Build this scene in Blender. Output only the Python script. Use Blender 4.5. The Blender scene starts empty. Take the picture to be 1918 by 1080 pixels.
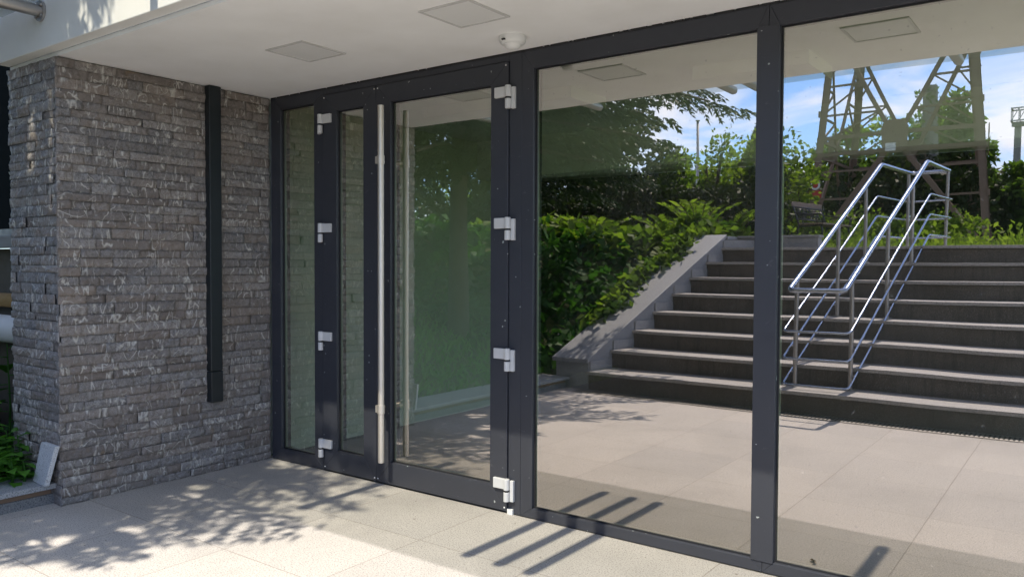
import bpy, math, random
import numpy as np
from mathutils import Matrix, Vector
R = math.radians
S = bpy.context.scene

# ------------------------------------------------------------------ camera
yaw, pitch, roll = 0.6350, -0.0301, 0.0040
F = Vector((-math.sin(yaw)*math.cos(pitch), math.cos(yaw)*math.cos(pitch), math.sin(pitch)))
R0 = Vector((math.cos(yaw), math.sin(yaw), 0)); U0 = R0.cross(F)
R2 = math.cos(roll)*R0 + math.sin(roll)*U0; U2 = -math.sin(roll)*R0 + math.cos(roll)*U0
cam = bpy.data.cameras.new("camera"); co = bpy.data.objects.new("camera", cam)
S.collection.objects.link(co)
m = Matrix((R2, U2, -F)).transposed().to_4x4(); m.translation = Vector((4.3309, -3.2418, 1.27))
co.matrix_world = m
cam.sensor_width = 36; cam.lens = 36*1494.08/1918; cam.clip_start = .05; cam.clip_end = 1500
S.camera = co

# ------------------------------------------------------------------ world, sun, exposure
SUN_EL, SUN_AZ = R(54.8), R(-1.0)          # the sun stands over -y, opposite the glass front
w = bpy.data.worlds.new("World"); S.world = w; w.use_nodes = True
nt = w.node_tree; N = nt.nodes; L = nt.links; N.clear()
out = N.new("ShaderNodeOutputWorld"); bg = N.new("ShaderNodeBackground"); bg.inputs[1].default_value = .10
sky = N.new("ShaderNodeTexSky"); sky.sky_type = 'NISHITA'; sky.sun_disc = False
sky.sun_elevation = SUN_EL; sky.sun_rotation = math.pi + SUN_AZ; sky.air_density = 1.0; sky.dust_density = .4; sky.ozone_density = 1.6
tc = N.new("ShaderNodeTexCoord"); sep = N.new("ShaderNodeSeparateXYZ"); L.new(tc.outputs['Generated'], sep.inputs[0])
zz = N.new("ShaderNodeMath"); zz.operation = 'ADD'; L.new(sep.outputs[2], zz.inputs[0]); zz.inputs[1].default_value = .18
zm = N.new("ShaderNodeMath"); zm.operation = 'MAXIMUM'; L.new(zz.outputs[0], zm.inputs[0]); zm.inputs[1].default_value = .03
dx = N.new("ShaderNodeMath"); dx.operation = 'DIVIDE'; L.new(sep.outputs[0], dx.inputs[0]); L.new(zm.outputs[0], dx.inputs[1])
dy = N.new("ShaderNodeMath"); dy.operation = 'DIVIDE'; L.new(sep.outputs[1], dy.inputs[0]); L.new(zm.outputs[0], dy.inputs[1])
cmb = N.new("ShaderNodeCombineXYZ"); L.new(dx.outputs[0], cmb.inputs[0]); L.new(dy.outputs[0], cmb.inputs[1])
cn = N.new("ShaderNodeTexNoise"); cn.inputs['Scale'].default_value = 1.9; cn.inputs['Detail'].default_value = 9; cn.inputs['Roughness'].default_value = .56; cn.inputs['Distortion'].default_value = .5
L.new(cmb.outputs[0], cn.inputs['Vector'])
cr = N.new("ShaderNodeValToRGB"); cr.color_ramp.elements[0].position = .45; cr.color_ramp.elements[1].position = .62
cr.color_ramp.elements[0].color = (0, 0, 0, 1); cr.color_ramp.elements[1].color = (.9, .9, .9, 1)
L.new(cn.outputs[0], cr.inputs[0])
mx = N.new("ShaderNodeMix"); mx.data_type = 'RGBA'; L.new(cr.outputs[0], mx.inputs[0])
tint = N.new("ShaderNodeMix"); tint.data_type = 'RGBA'; tint.blend_type = 'MULTIPLY'; tint.inputs[0].default_value = 1
L.new(sky.outputs[0], tint.inputs[6]); tint.inputs[7].default_value = (.74, .98, 1.34, 1)
L.new(tint.outputs[2], mx.inputs[6]); mx.inputs[7].default_value = (9.0, 9.4, 10.2, 1)
L.new(mx.outputs[2], bg.inputs[0]); L.new(bg.outputs[0], out.inputs[0])
sl = bpy.data.lights.new("sun", 'SUN'); sl.energy = 3.5; sl.angle = R(.5); sl.color = (1, .93, .815)
so = bpy.data.objects.new("sun", sl); S.collection.objects.link(so)
sd = Vector((math.sin(-SUN_AZ)*math.cos(SUN_EL)*1.0, -math.cos(SUN_AZ)*math.cos(SUN_EL), math.sin(SUN_EL)))
so.rotation_euler = sd.to_track_quat('Z', 'Y').to_euler(); so.location = (0, -30, 40)
S.view_settings.view_transform = 'Standard'; S.view_settings.look = 'None'; S.view_settings.gamma = 1
S.view_settings.exposure = 1.22
S.cycles.use_denoising = True; S.cycles.caustics_reflective = False; S.cycles.caustics_refractive = False
S.cycles.max_bounces = 10; S.cycles.diffuse_bounces = 5; S.cycles.glossy_bounces = 5; S.cycles.transparent_max_bounces = 24

rng = np.random.default_rng(7); random.seed(7)

# ------------------------------------------------------------------ materials
def mat(name, base, rough=.6, metal=0., spec=.5):
    m = bpy.data.materials.new(name); m.use_nodes = True
    b = m.node_tree.nodes['Principled BSDF']
    b.inputs['Base Color'].default_value = (*base, 1); b.inputs['Roughness'].default_value = rough
    b.inputs['Metallic'].default_value = metal; b.inputs['Specular IOR Level'].default_value = spec
    return m
class G:
    """small node-graph helper on one material"""
    def __init__(s, m): s.t = m.node_tree; s.b = s.t.nodes.get('Principled BSDF'); s.o = s.t.nodes.new("ShaderNodeTexCoord").outputs['Object']
    def n(s, t, **k):
        x = s.t.nodes.new(t)
        for a, v in k.items(): setattr(x, a, v)
        return x
    def lk(s, a, b): s.t.links.new(a, b)
    def vec(s, scale=(1, 1, 1), loc=(0, 0, 0), rot=(0, 0, 0), src=None):
        x = s.n("ShaderNodeMapping"); x.inputs['Scale'].default_value = scale; x.inputs['Location'].default_value = loc; x.inputs['Rotation'].default_value = rot
        s.lk(src or s.o, x.inputs[0]); return x.outputs[0]
    def noise(s, scale, detail=4, rough=.55, dist=0, vec=None):
        x = s.n("ShaderNodeTexNoise"); x.inputs['Scale'].default_value = scale; x.inputs['Detail'].default_value = detail
        x.inputs['Roughness'].default_value = rough; x.inputs['Distortion'].default_value = dist; s.lk(vec or s.o, x.inputs['Vector']); return x.outputs[0]
    def noisec(s, scale, detail=4, vec=None):
        x = s.n("ShaderNodeTexNoise"); x.inputs['Scale'].default_value = scale; x.inputs['Detail'].default_value = detail; s.lk(vec or s.o, x.inputs['Vector']); return x.outputs['Color']
    def ramp(s, f, *st):
        x = s.n("ShaderNodeValToRGB"); e = x.color_ramp.elements
        while len(e) < len(st): e.new(.5)
        for i, (p, c) in enumerate(st): e[i].position = p; e[i].color = (*c, 1) if len(c) == 3 else c
        s.lk(f, x.inputs[0]); return x.outputs[0]
    def step(s, f, a, b):
        return s.ramp(f, (a, (0, 0, 0)), (b, (1, 1, 1)))
    def mix(s, f, a, b, mode='MIX'):
        x = s.n("ShaderNodeMix", data_type='RGBA', blend_type=mode)
        if isinstance(f, float): x.inputs[0].default_value = f
        else: s.lk(f, x.inputs[0])
        for i, v in ((6, a), (7, b)):
            if isinstance(v, tuple): x.inputs[i].default_value = (*v, 1)
            else: s.lk(v, x.inputs[i])
        return x.outputs[2]
    def math(s, op, a, b=None):
        x = s.n("ShaderNodeMath", operation=op)
        for i, v in enumerate((a, b)):
            if v is None: continue
            if isinstance(v, (int, float)): x.inputs[i].default_value = v
            else: s.lk(v, x.inputs[i])
        return x.outputs[0]
    def color(s, c): s.lk(c, s.b.inputs['Base Color'])
    def rough(s, c): s.lk(c, s.b.inputs['Roughness'])
    def bump(s, h, st=.3, dist=.01):
        x = s.n("ShaderNodeBump"); x.inputs['Strength'].default_value = st; x.inputs['Distance'].default_value = dist
        s.lk(h, x.inputs['Height']); s.lk(x.outputs[0], s.b.inputs['Normal'])

def m_granite(name, c1, c2, speck=(.06, .06, .065), sc=1., rough=.75, dirt=.25, tiles=False):
    m = mat(name, c1, rough, spec=.35); g = G(m)
    col = g.mix(g.noise(2.2, 6, .6), c1, c2)
    col = g.mix(g.math('MULTIPLY', g.step(g.noise(120*sc, 2, .6), .54, .6), .7), col, speck)
    col = g.mix(g.math('MULTIPLY', g.step(g.noise(160*sc, 2, .6, vec=g.vec(loc=(3, 7, 1))), .6, .66), .35), col, (.62, .6, .57))
    col = g.mix(g.math('MULTIPLY', g.step(g.noise(1.1, 7, .65, .6), .5, .75), dirt), col, tuple(x*.55 for x in c2))
    if tiles:
        br = g.n("ShaderNodeTexBrick"); br.offset = 0; br.squash = 1
        for k, v in (('Scale', 1), ('Mortar Size', .003), ('Mortar Smooth', .8), ('Bias', 0), ('Brick Width', .61), ('Row Height', .61)): br.inputs[k].default_value = v
        br.inputs['Color1'].default_value = (.93, .93, .935, 1); br.inputs['Color2'].default_value = (1.05, 1.04, 1.03, 1); br.inputs['Mortar'].default_value = (.6, .56, .52, 1)
        g.lk(g.vec(loc=(0, .56, 0)), br.inputs['Vector'])
        col = g.mix(1., col, br.outputs['Color'], 'MULTIPLY')
        # drips and scuffs of pale plaster, darker blotches and rust spots
        col = g.mix(g.math('MULTIPLY', g.step(g.noise(22, 3, .5, vec=g.vec(scale=(1, .45, 1), loc=(2, 5, 0))), .72, .745), .55), col, (.72, .69, .64))
        col = g.mix(g.math('MULTIPLY', g.step(g.noise(9, 4, .6, vec=g.vec(loc=(9, 1, 0))), .68, .8), .5), col, (.2, .14, .09))
        col = g.mix(g.math('MULTIPLY', g.step(g.noise(36, 1, .5, vec=g.vec(loc=(4, 11, 0))), .77, .79), .7), col, (.08, .06, .045))
        g.bump(g.math('ADD', g.math('MULTIPLY', br.outputs['Fac'], -1.), g.math('MULTIPLY', g.noise(70, 4), .12)), .3, .004)
    else:
        g.bump(g.noise(90, 4), .2, .003)
    g.color(col); return m

def m_stone():
    m = mat("split_face_stone", (.1, .1, .1), .52, spec=.5); g = G(m)
    at = g.n("ShaderNodeAttribute"); at.attribute_name = "shade"
    off = g.n("ShaderNodeVectorMath", operation='SCALE'); cx = g.n("ShaderNodeCombineXYZ")
    for i in range(3): g.lk(at.outputs['Fac'], cx.inputs[i])
    g.lk(cx.outputs[0], off.inputs[0]); off.inputs['Scale'].default_value = 37.
    pv = g.n("ShaderNodeVectorMath", operation='ADD'); g.lk(g.o, pv.inputs[0]); g.lk(off.outputs[0], pv.inputs[1]); pv = pv.outputs[0]   # each stone its own piece of rock
    col = g.mix(g.step(g.noise(30, 9, .78, 1.2, vec=pv), .32, .70), (.085, .08, .08), (.43, .405, .395))
    col = g.mix(g.step(g.noise(75, 6, .75, 1.2), .42, .7), col, (.50, .48, .465))
    col = g.mix(g.math('MULTIPLY', g.step(g.noise(75, 5, .75, .8, vec=g.vec(loc=(5, 5, 5))), .55, .72), .7), col, (.09, .085, .084))
    br_ = g.n("ShaderNodeMath", operation='FRACT'); g.lk(g.math('MULTIPLY', at.outputs['Fac'], 13.7), br_.inputs[0])
    col = g.mix(g.math('MULTIPLY', br_.outputs[0], .72), col, (.27, .215, .175))
    tn = g.n('ShaderNodeMath', operation='FRACT'); g.lk(g.math('MULTIPLY', at.outputs['Fac'], 7.31), tn.inputs[0])
    col = g.mix(1., col, g.ramp(tn.outputs[0], (0., (.80, .80, .81)), (.5, (1., 1., 1.)), (1., (1.22, 1.19, 1.16))), 'MULTIPLY')
    # white calcite veins: thin, nearly straight strokes, differing from stone to stone
    def vein(scl, stretch, loc, rot, w1, msc, m0, m1):
        n = g.noise(scl, 1, .4, .25, vec=g.vec(scale=stretch, loc=loc, rot=rot, src=pv))
        r = g.ramp(g.math('ABSOLUTE', g.math('SUBTRACT', n, .5)), (0., (1, 1, 1)), (w1, (0, 0, 0)))
        return g.math('MULTIPLY', r, g.step(g.noise(msc, 3, .6, vec=g.vec(loc=loc, src=pv)), m0, m1))
    v = g.math('MAXIMUM', vein(22, (1, 1, .22), (1, 2, 3), (.25, .2, .1), .024, 6., .5, .57), vein(9, (1, 1, 1.), (5, 1, 7), (.6, .5, 0), .012, 4.2, .5, .57))
    v = g.math('MAXIMUM', v, vein(30, (.5, .5, .16), (8, 3, 2), (-.5, .4, .3), .03, 8., .52, .58))
    col = g.mix(g.math('MULTIPLY', v, .9), col, (.80, .77, .71))
    col = g.mix(g.math('MULTIPLY', g.step(g.noise(4.3, 3, .6, vec=g.vec(loc=(4, 8, 2))), .69, .75), .5), col, (.34, .22, .11))
    col = g.mix(g.math('MULTIPLY', g.step(g.noise(60, 2), .7, .74), .6), col, (.34, .33, .33))
    g.color(col); g.bump(g.noise(62, 8, .75, .8), 1., .017); return m

def m_paint(name, c, rough, spots=True, bump=0.):
    m = mat(name, c, rough); g = G(m)
    col = g.mix(g.noise(3, 5), tuple(x*.88 for x in c), tuple(min(1, x*1.12) for x in c))
    if spots:
        col = g.mix(g.math('MULTIPLY', g.step(g.noise(42, 1, .5),   .765, .78), .7), col, (.5, .54, .52))
        col = g.mix(g.math('MULTIPLY', g.step(g.noise(7, 6, .7, 2., vec=g.vec(scale=(1, 1, 2.2), loc=(2, 2, 2))), .64, .72), .12), col, (.4, .4, .4))
    g.color(col); g.rough(g.ramp(g.noise(14, 4), (.3, (rough-.08,)*3), (.7, (rough+.1,)*3)))
    if bump: g.bump(g.noise(240, 3), bump, .002)
    return m

def m_leaf(name, a, b, trans=.35, scale=7., rough=.6):
    m = mat(name, a, rough, spec=.18); g = G(m)
    col = g.mix(g.step(g.noise(scale, 3, .6), .35, .65), a, b)
    g.color(col)
    tr = g.n("ShaderNodeBsdfTranslucent"); g.lk(g.mix(1., col, (1.5, 1.7, .7), 'MULTIPLY'), tr.inputs[0])
    ms = g.n("ShaderNodeMixShader"); ms.inputs[0].default_value = trans
    g.lk(g.b.outputs[0], ms.inputs[1]); g.lk(tr.outputs[0], ms.inputs[2])
    g.lk(ms.outputs[0], g.t.nodes['Material Output'].inputs[0]); return m

def m_glass(name, refl, tcol, gcol, fr=.5, dust=0.):
    m = bpy.data.materials.new(name); m.use_nodes = True; g = G(m); g.t.nodes.remove(g.b)
    tr = g.n("ShaderNodeBsdfTransparent"); tr.inputs[0].default_value = (*tcol, 1)
    gl = g.n("ShaderNodeBsdfGlossy"); gl.inputs['Roughness'].default_value = 0.; gl.inputs[0].default_value = (*gcol, 1)
    lw = g.n("ShaderNodeLayerWeight"); lw.inputs[0].default_value = .25
    f = g.math('ADD', g.math('MULTIPLY', lw.outputs['Fresnel'], fr), refl)
    bp = g.n("ShaderNodeBump"); bp.inputs['Strength'].default_value = .028; bp.inputs['Distance'].default_value = .02
    g.lk(g.noise(1.6, 1), bp.inputs['Height']); g.lk(bp.outputs[0], gl.inputs['Normal'])
    ms = g.n("ShaderNodeMixShader"); g.lk(f, ms.inputs[0]); g.lk(tr.outputs[0], ms.inputs[1]); g.lk(gl.outputs[0], ms.inputs[2])
    if dust:
        df = g.n("ShaderNodeBsdfDiffuse"); df.inputs[0].default_value = (.55, .53, .5, 1); m2 = g.n("ShaderNodeMixShader")
        d_ = g.math('MULTIPLY', g.step(g.noise(1.3, 6, .7, 1.5, vec=g.vec(scale=(1, 1, .5))), .42, .75), dust)
        d_ = g.math('ADD', d_, g.math('MULTIPLY', g.step(g.noise(55, 1), .74, .78), dust*4))
        g.lk(d_, m2.inputs[0]); g.lk(ms.outputs[0], m2.inputs[1]); g.lk(df.outputs[0], m2.inputs[2]); ms = m2
    g.lk(ms.outputs[0], g.t.nodes['Material Output'].inputs[0]); return m

M = {}
M['pave'] = m_granite("paving", (.52, .485, .443), (.435, .41, .378), (.15, .138, .125), 1.3, .8, .42, True)
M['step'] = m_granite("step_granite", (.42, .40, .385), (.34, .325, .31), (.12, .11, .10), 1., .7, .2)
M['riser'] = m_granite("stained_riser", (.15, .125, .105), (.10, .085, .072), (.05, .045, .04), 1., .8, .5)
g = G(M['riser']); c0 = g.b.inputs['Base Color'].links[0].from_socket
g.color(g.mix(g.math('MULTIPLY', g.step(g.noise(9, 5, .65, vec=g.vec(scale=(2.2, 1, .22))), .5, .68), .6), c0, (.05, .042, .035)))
M['kerb'] = m_granite("kerb_granite", (.27, .28, .295), (.34, .35, .365), (.07, .08, .09), 1.2, .6, .45)
M['kerbdark'] = m_granite("riser_granite", (.12, .13, .145), (.2, .205, .21), (.04, .04, .045), 1., .6, .3)
M['plate'] = m_granite("plate_granite", (.62, .63, .64), (.52, .54, .56), (.2, .2, .22), 1.5, .5, .1)
M['stone'] = m_stone()
M['core'] = mat("mortar", (.11, .105, .10), .9)
M['frame'] = m_paint("anthracite_powder_coat", (.037, .040, .051), .42)
M['gasket'] = mat("gasket", (.015, .015, .017), .6)
M['spacer'] = mat("spacer_bar", (.38, .38, .33), .45, .6)
M['hinge'] = m_paint("hinge_silver", (.60, .60, .60), .38, False)
M['white'] = m_paint("white_render", (.80, .79, .76), .85, False, .25)
M['ceil'] = m_paint("ceiling_paint", (.93, .92, .90), .9, False, .12)
M['wplastic'] = mat("white_plastic", (.78, .78, .77), .4)
M['diff'] = mat("lamp_diffuser", (.80, .795, .785), .45, spec=.4)
M['trim'] = mat("lamp_trim", (.60, .59, .58), .5)
M['duct'] = m_paint("duct_paint", (.011, .016, .019), .38, False)
M['steel'] = mat("polished_steel", (.40, .445, .52), .17, 1.)
M['satin'] = mat("satin_steel", (.74, .68, .60), .5, .85)
M['dsteel'] = mat("weathered_steel", (.40, .38, .36), .42, .9)
M['rust'] = m_paint("rusty_paint", (.22, .145, .10), .75, False)
M['iron'] = mat("cast_iron", (.03, .031, .034), .4, .3)
M['wood'] = m_paint("bench_wood", (.24, .16, .115), .5, False)
M['concrete'] = m_paint("grey_concrete", (.27, .265, .25), .9, False, .4)
M['dirty'] = m_paint("dirty_concrete", (.10, .085, .06), .9, False, .4)
M['soil'] = m_paint("soil", (.055, .042, .028), 1., False, .5)
M['ochre'] = m_paint("ochre_pipe", (.30, .19, .07), .6, False)
M['wpipe'] = m_paint("white_pipe", (.62, .61, .58), .7, True)
M['darkglass'] = mat("dark_glass", (.006, .009, .009), .9, spec=.05)
M['inwall'] = m_paint("interior_wall", (.93, .93, .89), .9, False)
M['inside'] = m_paint("interior_side_wall", (.74, .78, .69), .9, False)
M['infloor'] = m_granite("interior_floor", (.15, .145, .13), (.12, .115, .105), (.07, .07, .07), 1., .5, .1)
M['indark'] = mat("interior_dark", (.045, .047, .045), .9)
M['sign'] = mat("sign_white", (.75, .75, .73), .5)
M['red'] = mat("sign_red", (.45, .04, .03), .5)
M['bark'] = m_paint("bark", (.085, .066, .05), .95, False, .8)
M['glass'] = m_glass("coated_glass", .46, (.86, 1., .74), (.93, .868, .845), .5, .035)
M['edgeglass'] = m_glass("glass_edge", .10, (.95, 1., .93), (.9, .95, .9), .3)
M['awning'] = m_glass("awning_glass", .02, (.80, .80, .765), (.95, .97, .95), .03)
M['ground'] = mat("grass_ground", (.05, .07, .02), .95); g = G(M['ground'])
g.color(g.mix(g.step(g.noise(1.4, 8, .65), .4, .65), (.045, .06, .018), (.10, .13, .03))); g.bump(g.noise(18, 6), .6, .05)
M['spruce'] = m_leaf("spruce_needles", (.020, .042, .016), (.040, .075, .026), .12, 3.)
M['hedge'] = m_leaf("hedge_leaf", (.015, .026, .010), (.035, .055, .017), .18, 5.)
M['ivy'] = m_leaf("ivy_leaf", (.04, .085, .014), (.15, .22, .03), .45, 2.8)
M['tree'] = m_leaf("tree_leaf", (.045, .09, .016), (.10, .16, .03), .5, 2.)
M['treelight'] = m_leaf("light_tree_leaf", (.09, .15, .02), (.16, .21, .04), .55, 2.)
M['grass'] = m_leaf("grass_blade", (.09, .15, .02), (.17, .22, .05), .5, 3.)
M['plant'] = m_leaf("nettle_leaf", (.07, .2, .025), (.11, .27, .04), .4, 14.)
M['plantdark'] = m_leaf("dock_and_shaded_ivy_leaf", (.025, .085, .012), (.045, .125, .02), .3, 10.)
M['dry'] = mat("dry_leaf", (.27, .19, .10), .8)

# ------------------------------------------------------------------ mesh helpers
def tag(o, label=None, cat=None, group=None, kind=None):
    if label: o['label'] = label
    if cat: o['category'] = cat
    if group: o['group'] = group
    if kind: o['kind'] = kind
    return o
def empty(name, loc, label, cat, group=None):
    o = bpy.data.objects.new(name, None); S.collection.objects.link(o); o.location = loc; o.empty_display_size = .1
    return tag(o, label, cat, group)
def link(name, me, mats, parent=None, smooth=False):
    o = bpy.data.objects.new(name, me); S.collection.objects.link(o)
    for x in (mats if isinstance(mats, (list, tuple)) else [mats]): me.materials.append(M[x])
    if parent is not None:
        o.parent = parent; o.matrix_parent_inverse = Matrix.Translation(-Vector(parent_loc(parent)))
    if smooth: me.polygons.foreach_set('use_smooth', [True]*len(me.polygons))
    return o
def parent_loc(p):
    v = Vector(p.location)
    return v
class MB:
    def __init__(s): s.v = []; s.f = []; s.mi = []
    def add(s, vs, fs, mi=0):
        n = len(s.v); s.v += [tuple(x) for x in vs]; s.f += [tuple(i+n for i in f) for f in fs]; s.mi += [mi]*len(fs); return s
    def box(s, a, b, mi=0):
        (x0, y0, z0), (x1, y1, z1) = a, b
        x0, x1 = sorted((x0, x1)); y0, y1 = sorted((y0, y1)); z0, z1 = sorted((z0, z1))
        return s.add([(x0,y0,z0),(x1,y0,z0),(x1,y1,z0),(x0,y1,z0),(x0,y0,z1),(x1,y0,z1),(x1,y1,z1),(x0,y1,z1)],
              [(0,3,2,1),(4,5,6,7),(0,1,5,4),(1,2,6,5),(2,3,7,6),(3,0,4,7)], mi)
    def hexa(s, v, mi=0):      # 4 bottom corners, 4 top corners
        return s.add(v, [(0,3,2,1),(4,5,6,7),(0,1,5,4),(1,2,6,5),(2,3,7,6),(3,0,4,7)], mi)
    def prism(s, poly, axis, a, b, mi=0):   # polygon (2-D, ccw) swept along an axis
        n = len(poly)
        def P(p, t): return {0: (t, p[0], p[1]), 1: (p[0], t, p[1]), 2: (p[0], p[1], t)}[axis]
        s.add([P(p, a) for p in poly]+[P(p, b) for p in poly],
              [tuple(range(n))[::-1], tuple(range(n, 2*n))]+[(i, (i+1) % n, n+(i+1) % n, n+i) for i in range(n)], mi); return s
    def bar(s, p, q, w, h=None, mi=0, up=(0, 0, 1)):
        p, q = Vector(p), Vector(q); h = h or w; d = (q-p).normalized(); u = Vector(up)
        if abs(d.dot(u)) > .98: u = Vector((1, 0, 0))
        a = d.cross(u).normalized(); b = a.cross(d)
        v = [c+sx*a*w/2+sy*b*h/2 for c in (p, q) for sx, sy in ((-1, -1), (1, -1), (1, 1), (-1, 1))]
        return s.hexa(v, mi)
    def angle(s, p, q, w, t, n1, n2):  # L-section: two thin plates along n1 and n2
        p, q = Vector(p), Vector(q)
        for a, b in ((Vector(n1), Vector(n2)), (Vector(n2), Vector(n1))):
            v = [c + a*i*w + b*j*t for c in (p, q) for i, j in ((0, 0), (1, 0), (1, 1), (0, 1))]
            s.hexa(v)
        return s
    def tube(s, pts, r, n=10, closed=False, caps=True, radii=None, mi=0):
        P = [Vector(p) for p in pts]; m_ = len(P); ref = None; rings = []
        for i in range(m_):
            if closed: d = (P[(i+1) % m_]-P[i-1])
            else: d = P[min(i+1, m_-1)]-P[max(i-1, 0)]
            d.normalize()
            if ref is None: ref = Vector((0, 0, 1)) if abs(d.z) < .9 else Vector((1, 0, 0))
            a = (ref - d*ref.dot(d)).normalized(); b = d.cross(a); ref = a
            rr = radii[i] if radii else r
            rings.append([P[i]+rr*(math.cos(t)*a+math.sin(t)*b) for t in (2*math.pi*k/n for k in range(n))])
        vs = [v for ring in rings for v in ring]; fs = []
        for i in range(m_ if closed else m_-1):
            j = (i+1) % m_
            fs += [(i*n+k, i*n+(k+1) % n, j*n+(k+1) % n, j*n+k) for k in range(n)]
        if caps and not closed: fs += [tuple(range(n))[::-1], tuple(range((m_-1)*n, m_*n))]
        return s.add(vs, fs, mi)
    def build(s, name, mats, parent=None, smooth=False, bevel=0., auto=False):
        me = bpy.data.meshes.new(name); me.from_pydata(s.v, [], s.f); me.update()
        o = link(name, me, mats, parent, smooth)
        if any(s.mi): me.polygons.foreach_set('material_index', s.mi)
        if bevel:
            b = o.modifiers.new("bevel", 'BEVEL'); b.width = bevel; b.segments = 2; b.limit_method = 'ANGLE'; b.harden_normals = False
        if auto: me.set_sharp_from_angle(angle=R(35))
        return o
def fillet(pts, r, n=5, closed=True):
    P = [Vector(p) for p in pts]; o = []; m_ = len(P)
    for i in range(m_):
        if not closed and i in (0, m_-1): o.append(P[i]); continue
        a, b, c = P[i-1], P[i], P[(i+1) % m_]
        u = (a-b); v = (c-b); rr = min(r, u.length*.45, v.length*.45); p0 = b+u.normalized()*rr; p1 = b+v.normalized()*rr
        for k in range(n+1):
            t = k/n; o.append((1-t)**2*p0+2*t*(1-t)*b+t*t*p1)
    return o
def npmesh(name, V, Q, mats, parent=None, smooth=False):
    me = bpy.data.meshes.new(name); k = Q.shape[1]
    me.vertices.add(len(V)); me.vertices.foreach_set('co', V.astype(np.float32).ravel())
    me.loops.add(Q.size); me.loops.foreach_set('vertex_index', Q.astype(np.int32).ravel())
    me.polygons.add(len(Q)); me.polygons.foreach_set('loop_start', np.arange(0, Q.size, k, dtype=np.int32)); me.polygons.foreach_set('loop_total', np.full(len(Q), k, dtype=np.int32))
    me.update(calc_edges=True); return link(name, me, mats, parent, smooth)
def unit(a): return a/np.maximum(np.linalg.norm(a, axis=-1, keepdims=True), 1e-9)
def leaf_geo(P, D, size, width=.5, fold=.25, droop=0.):
    """one bent six-point leaf per point P along axis D; returns verts, quads"""
    n = len(P); size = np.broadcast_to(size, (n,))[:, None]; D = unit(D)
    A = unit(np.cross(D, unit(rng.normal(size=(n, 3))))); Nn = np.cross(A, D)
    w = size*width/2
    v = np.stack([P, P+D*size*.38+A*w-Nn*w*fold, P+D*size*.95-Nn*size*droop, P+D*size*.38-A*w-Nn*w*fold], 1)
    V = v.reshape(-1, 3); Q = np.arange(n*4).reshape(n, 4)
    return V, Q
def clumps(centers, radii, n, flat=1.):
    """points gathered near the skin of ellipsoid clumps, with outward directions"""
    c = rng.integers(0, len(centers), n); d = unit(rng.normal(size=(n, 3)))
    r = radii[c][:, None]*(rng.random((n, 1))**.45)
    P = centers[c]+d*r*np.array([1, 1, flat]); return P, d

# ------------------------------------------------------------------ setting: paving and ground
b = MB(); b.add([(-.1, .0, 0), (16, 0, 0), (16, -3.70, 0), (-.1, -3.70, 0)], [(0, 3, 2, 1)])
b.add([(-.1, -3.70, 0), (16, -3.70, 0), (16, -3.70, -.3), (-.1, -3.70, -.3)], [(0, 1, 2, 3)])
tag(b.build('pavement', 'pave'), kind='structure')

def skew(y): return .1*np.clip(-y-3.68, 0, 3.2)
def H(x, y):
    left = .06 + .34*np.clip(-x-.5, 0, 3) + .46*np.clip(-y-3.75, 0, 9)
    top = 1.50+.012*np.clip(-y-8, 0, 200)
    hz = np.minimum(left, top+.15)
    inside = (x > -.30+skew(y)) & (y > -7.3)
    near = (x > -.30+skew(y)) & (y <= -7.3)
    z = np.where(inside, -.3, np.where(near, top-.02, hz))
    z = np.where((y > -1.25) & (x <= -.3), np.minimum(z, .06), z)
    return z
xs = np.unique(np.concatenate([np.linspace(-4, 8, 61), [-.31, -.29], -np.geomspace(4, 500, 24), np.geomspace(8, 500, 24)]))
ys = np.unique(np.concatenate([np.linspace(-12, 0, 61), [-7.29, -7.31, -1.24, -1.26], -np.geomspace(12, 600, 26), np.geomspace(.5, 300, 10)]))
X, Y = np.meshgrid(xs, ys, indexing='ij'); X = X+skew(Y)*np.exp(-np.abs(X)/4)
Z = H(X, Y) + np.where(Y < -9, .05*np.sin(X*.8)*np.cos(Y*.6), 0)
V = np.stack([X, Y, Z], -1).reshape(-1, 3); nx, ny = X.shape
I = np.arange(nx*ny).reshape(nx, ny)
Q = np.stack([I[:-1, :-1], I[1:, :-1], I[1:, 1:], I[:-1, 1:]], -1).reshape(-1, 4)
tag(npmesh('ground', V, Q, 'ground', smooth=False), kind='structure')

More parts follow.
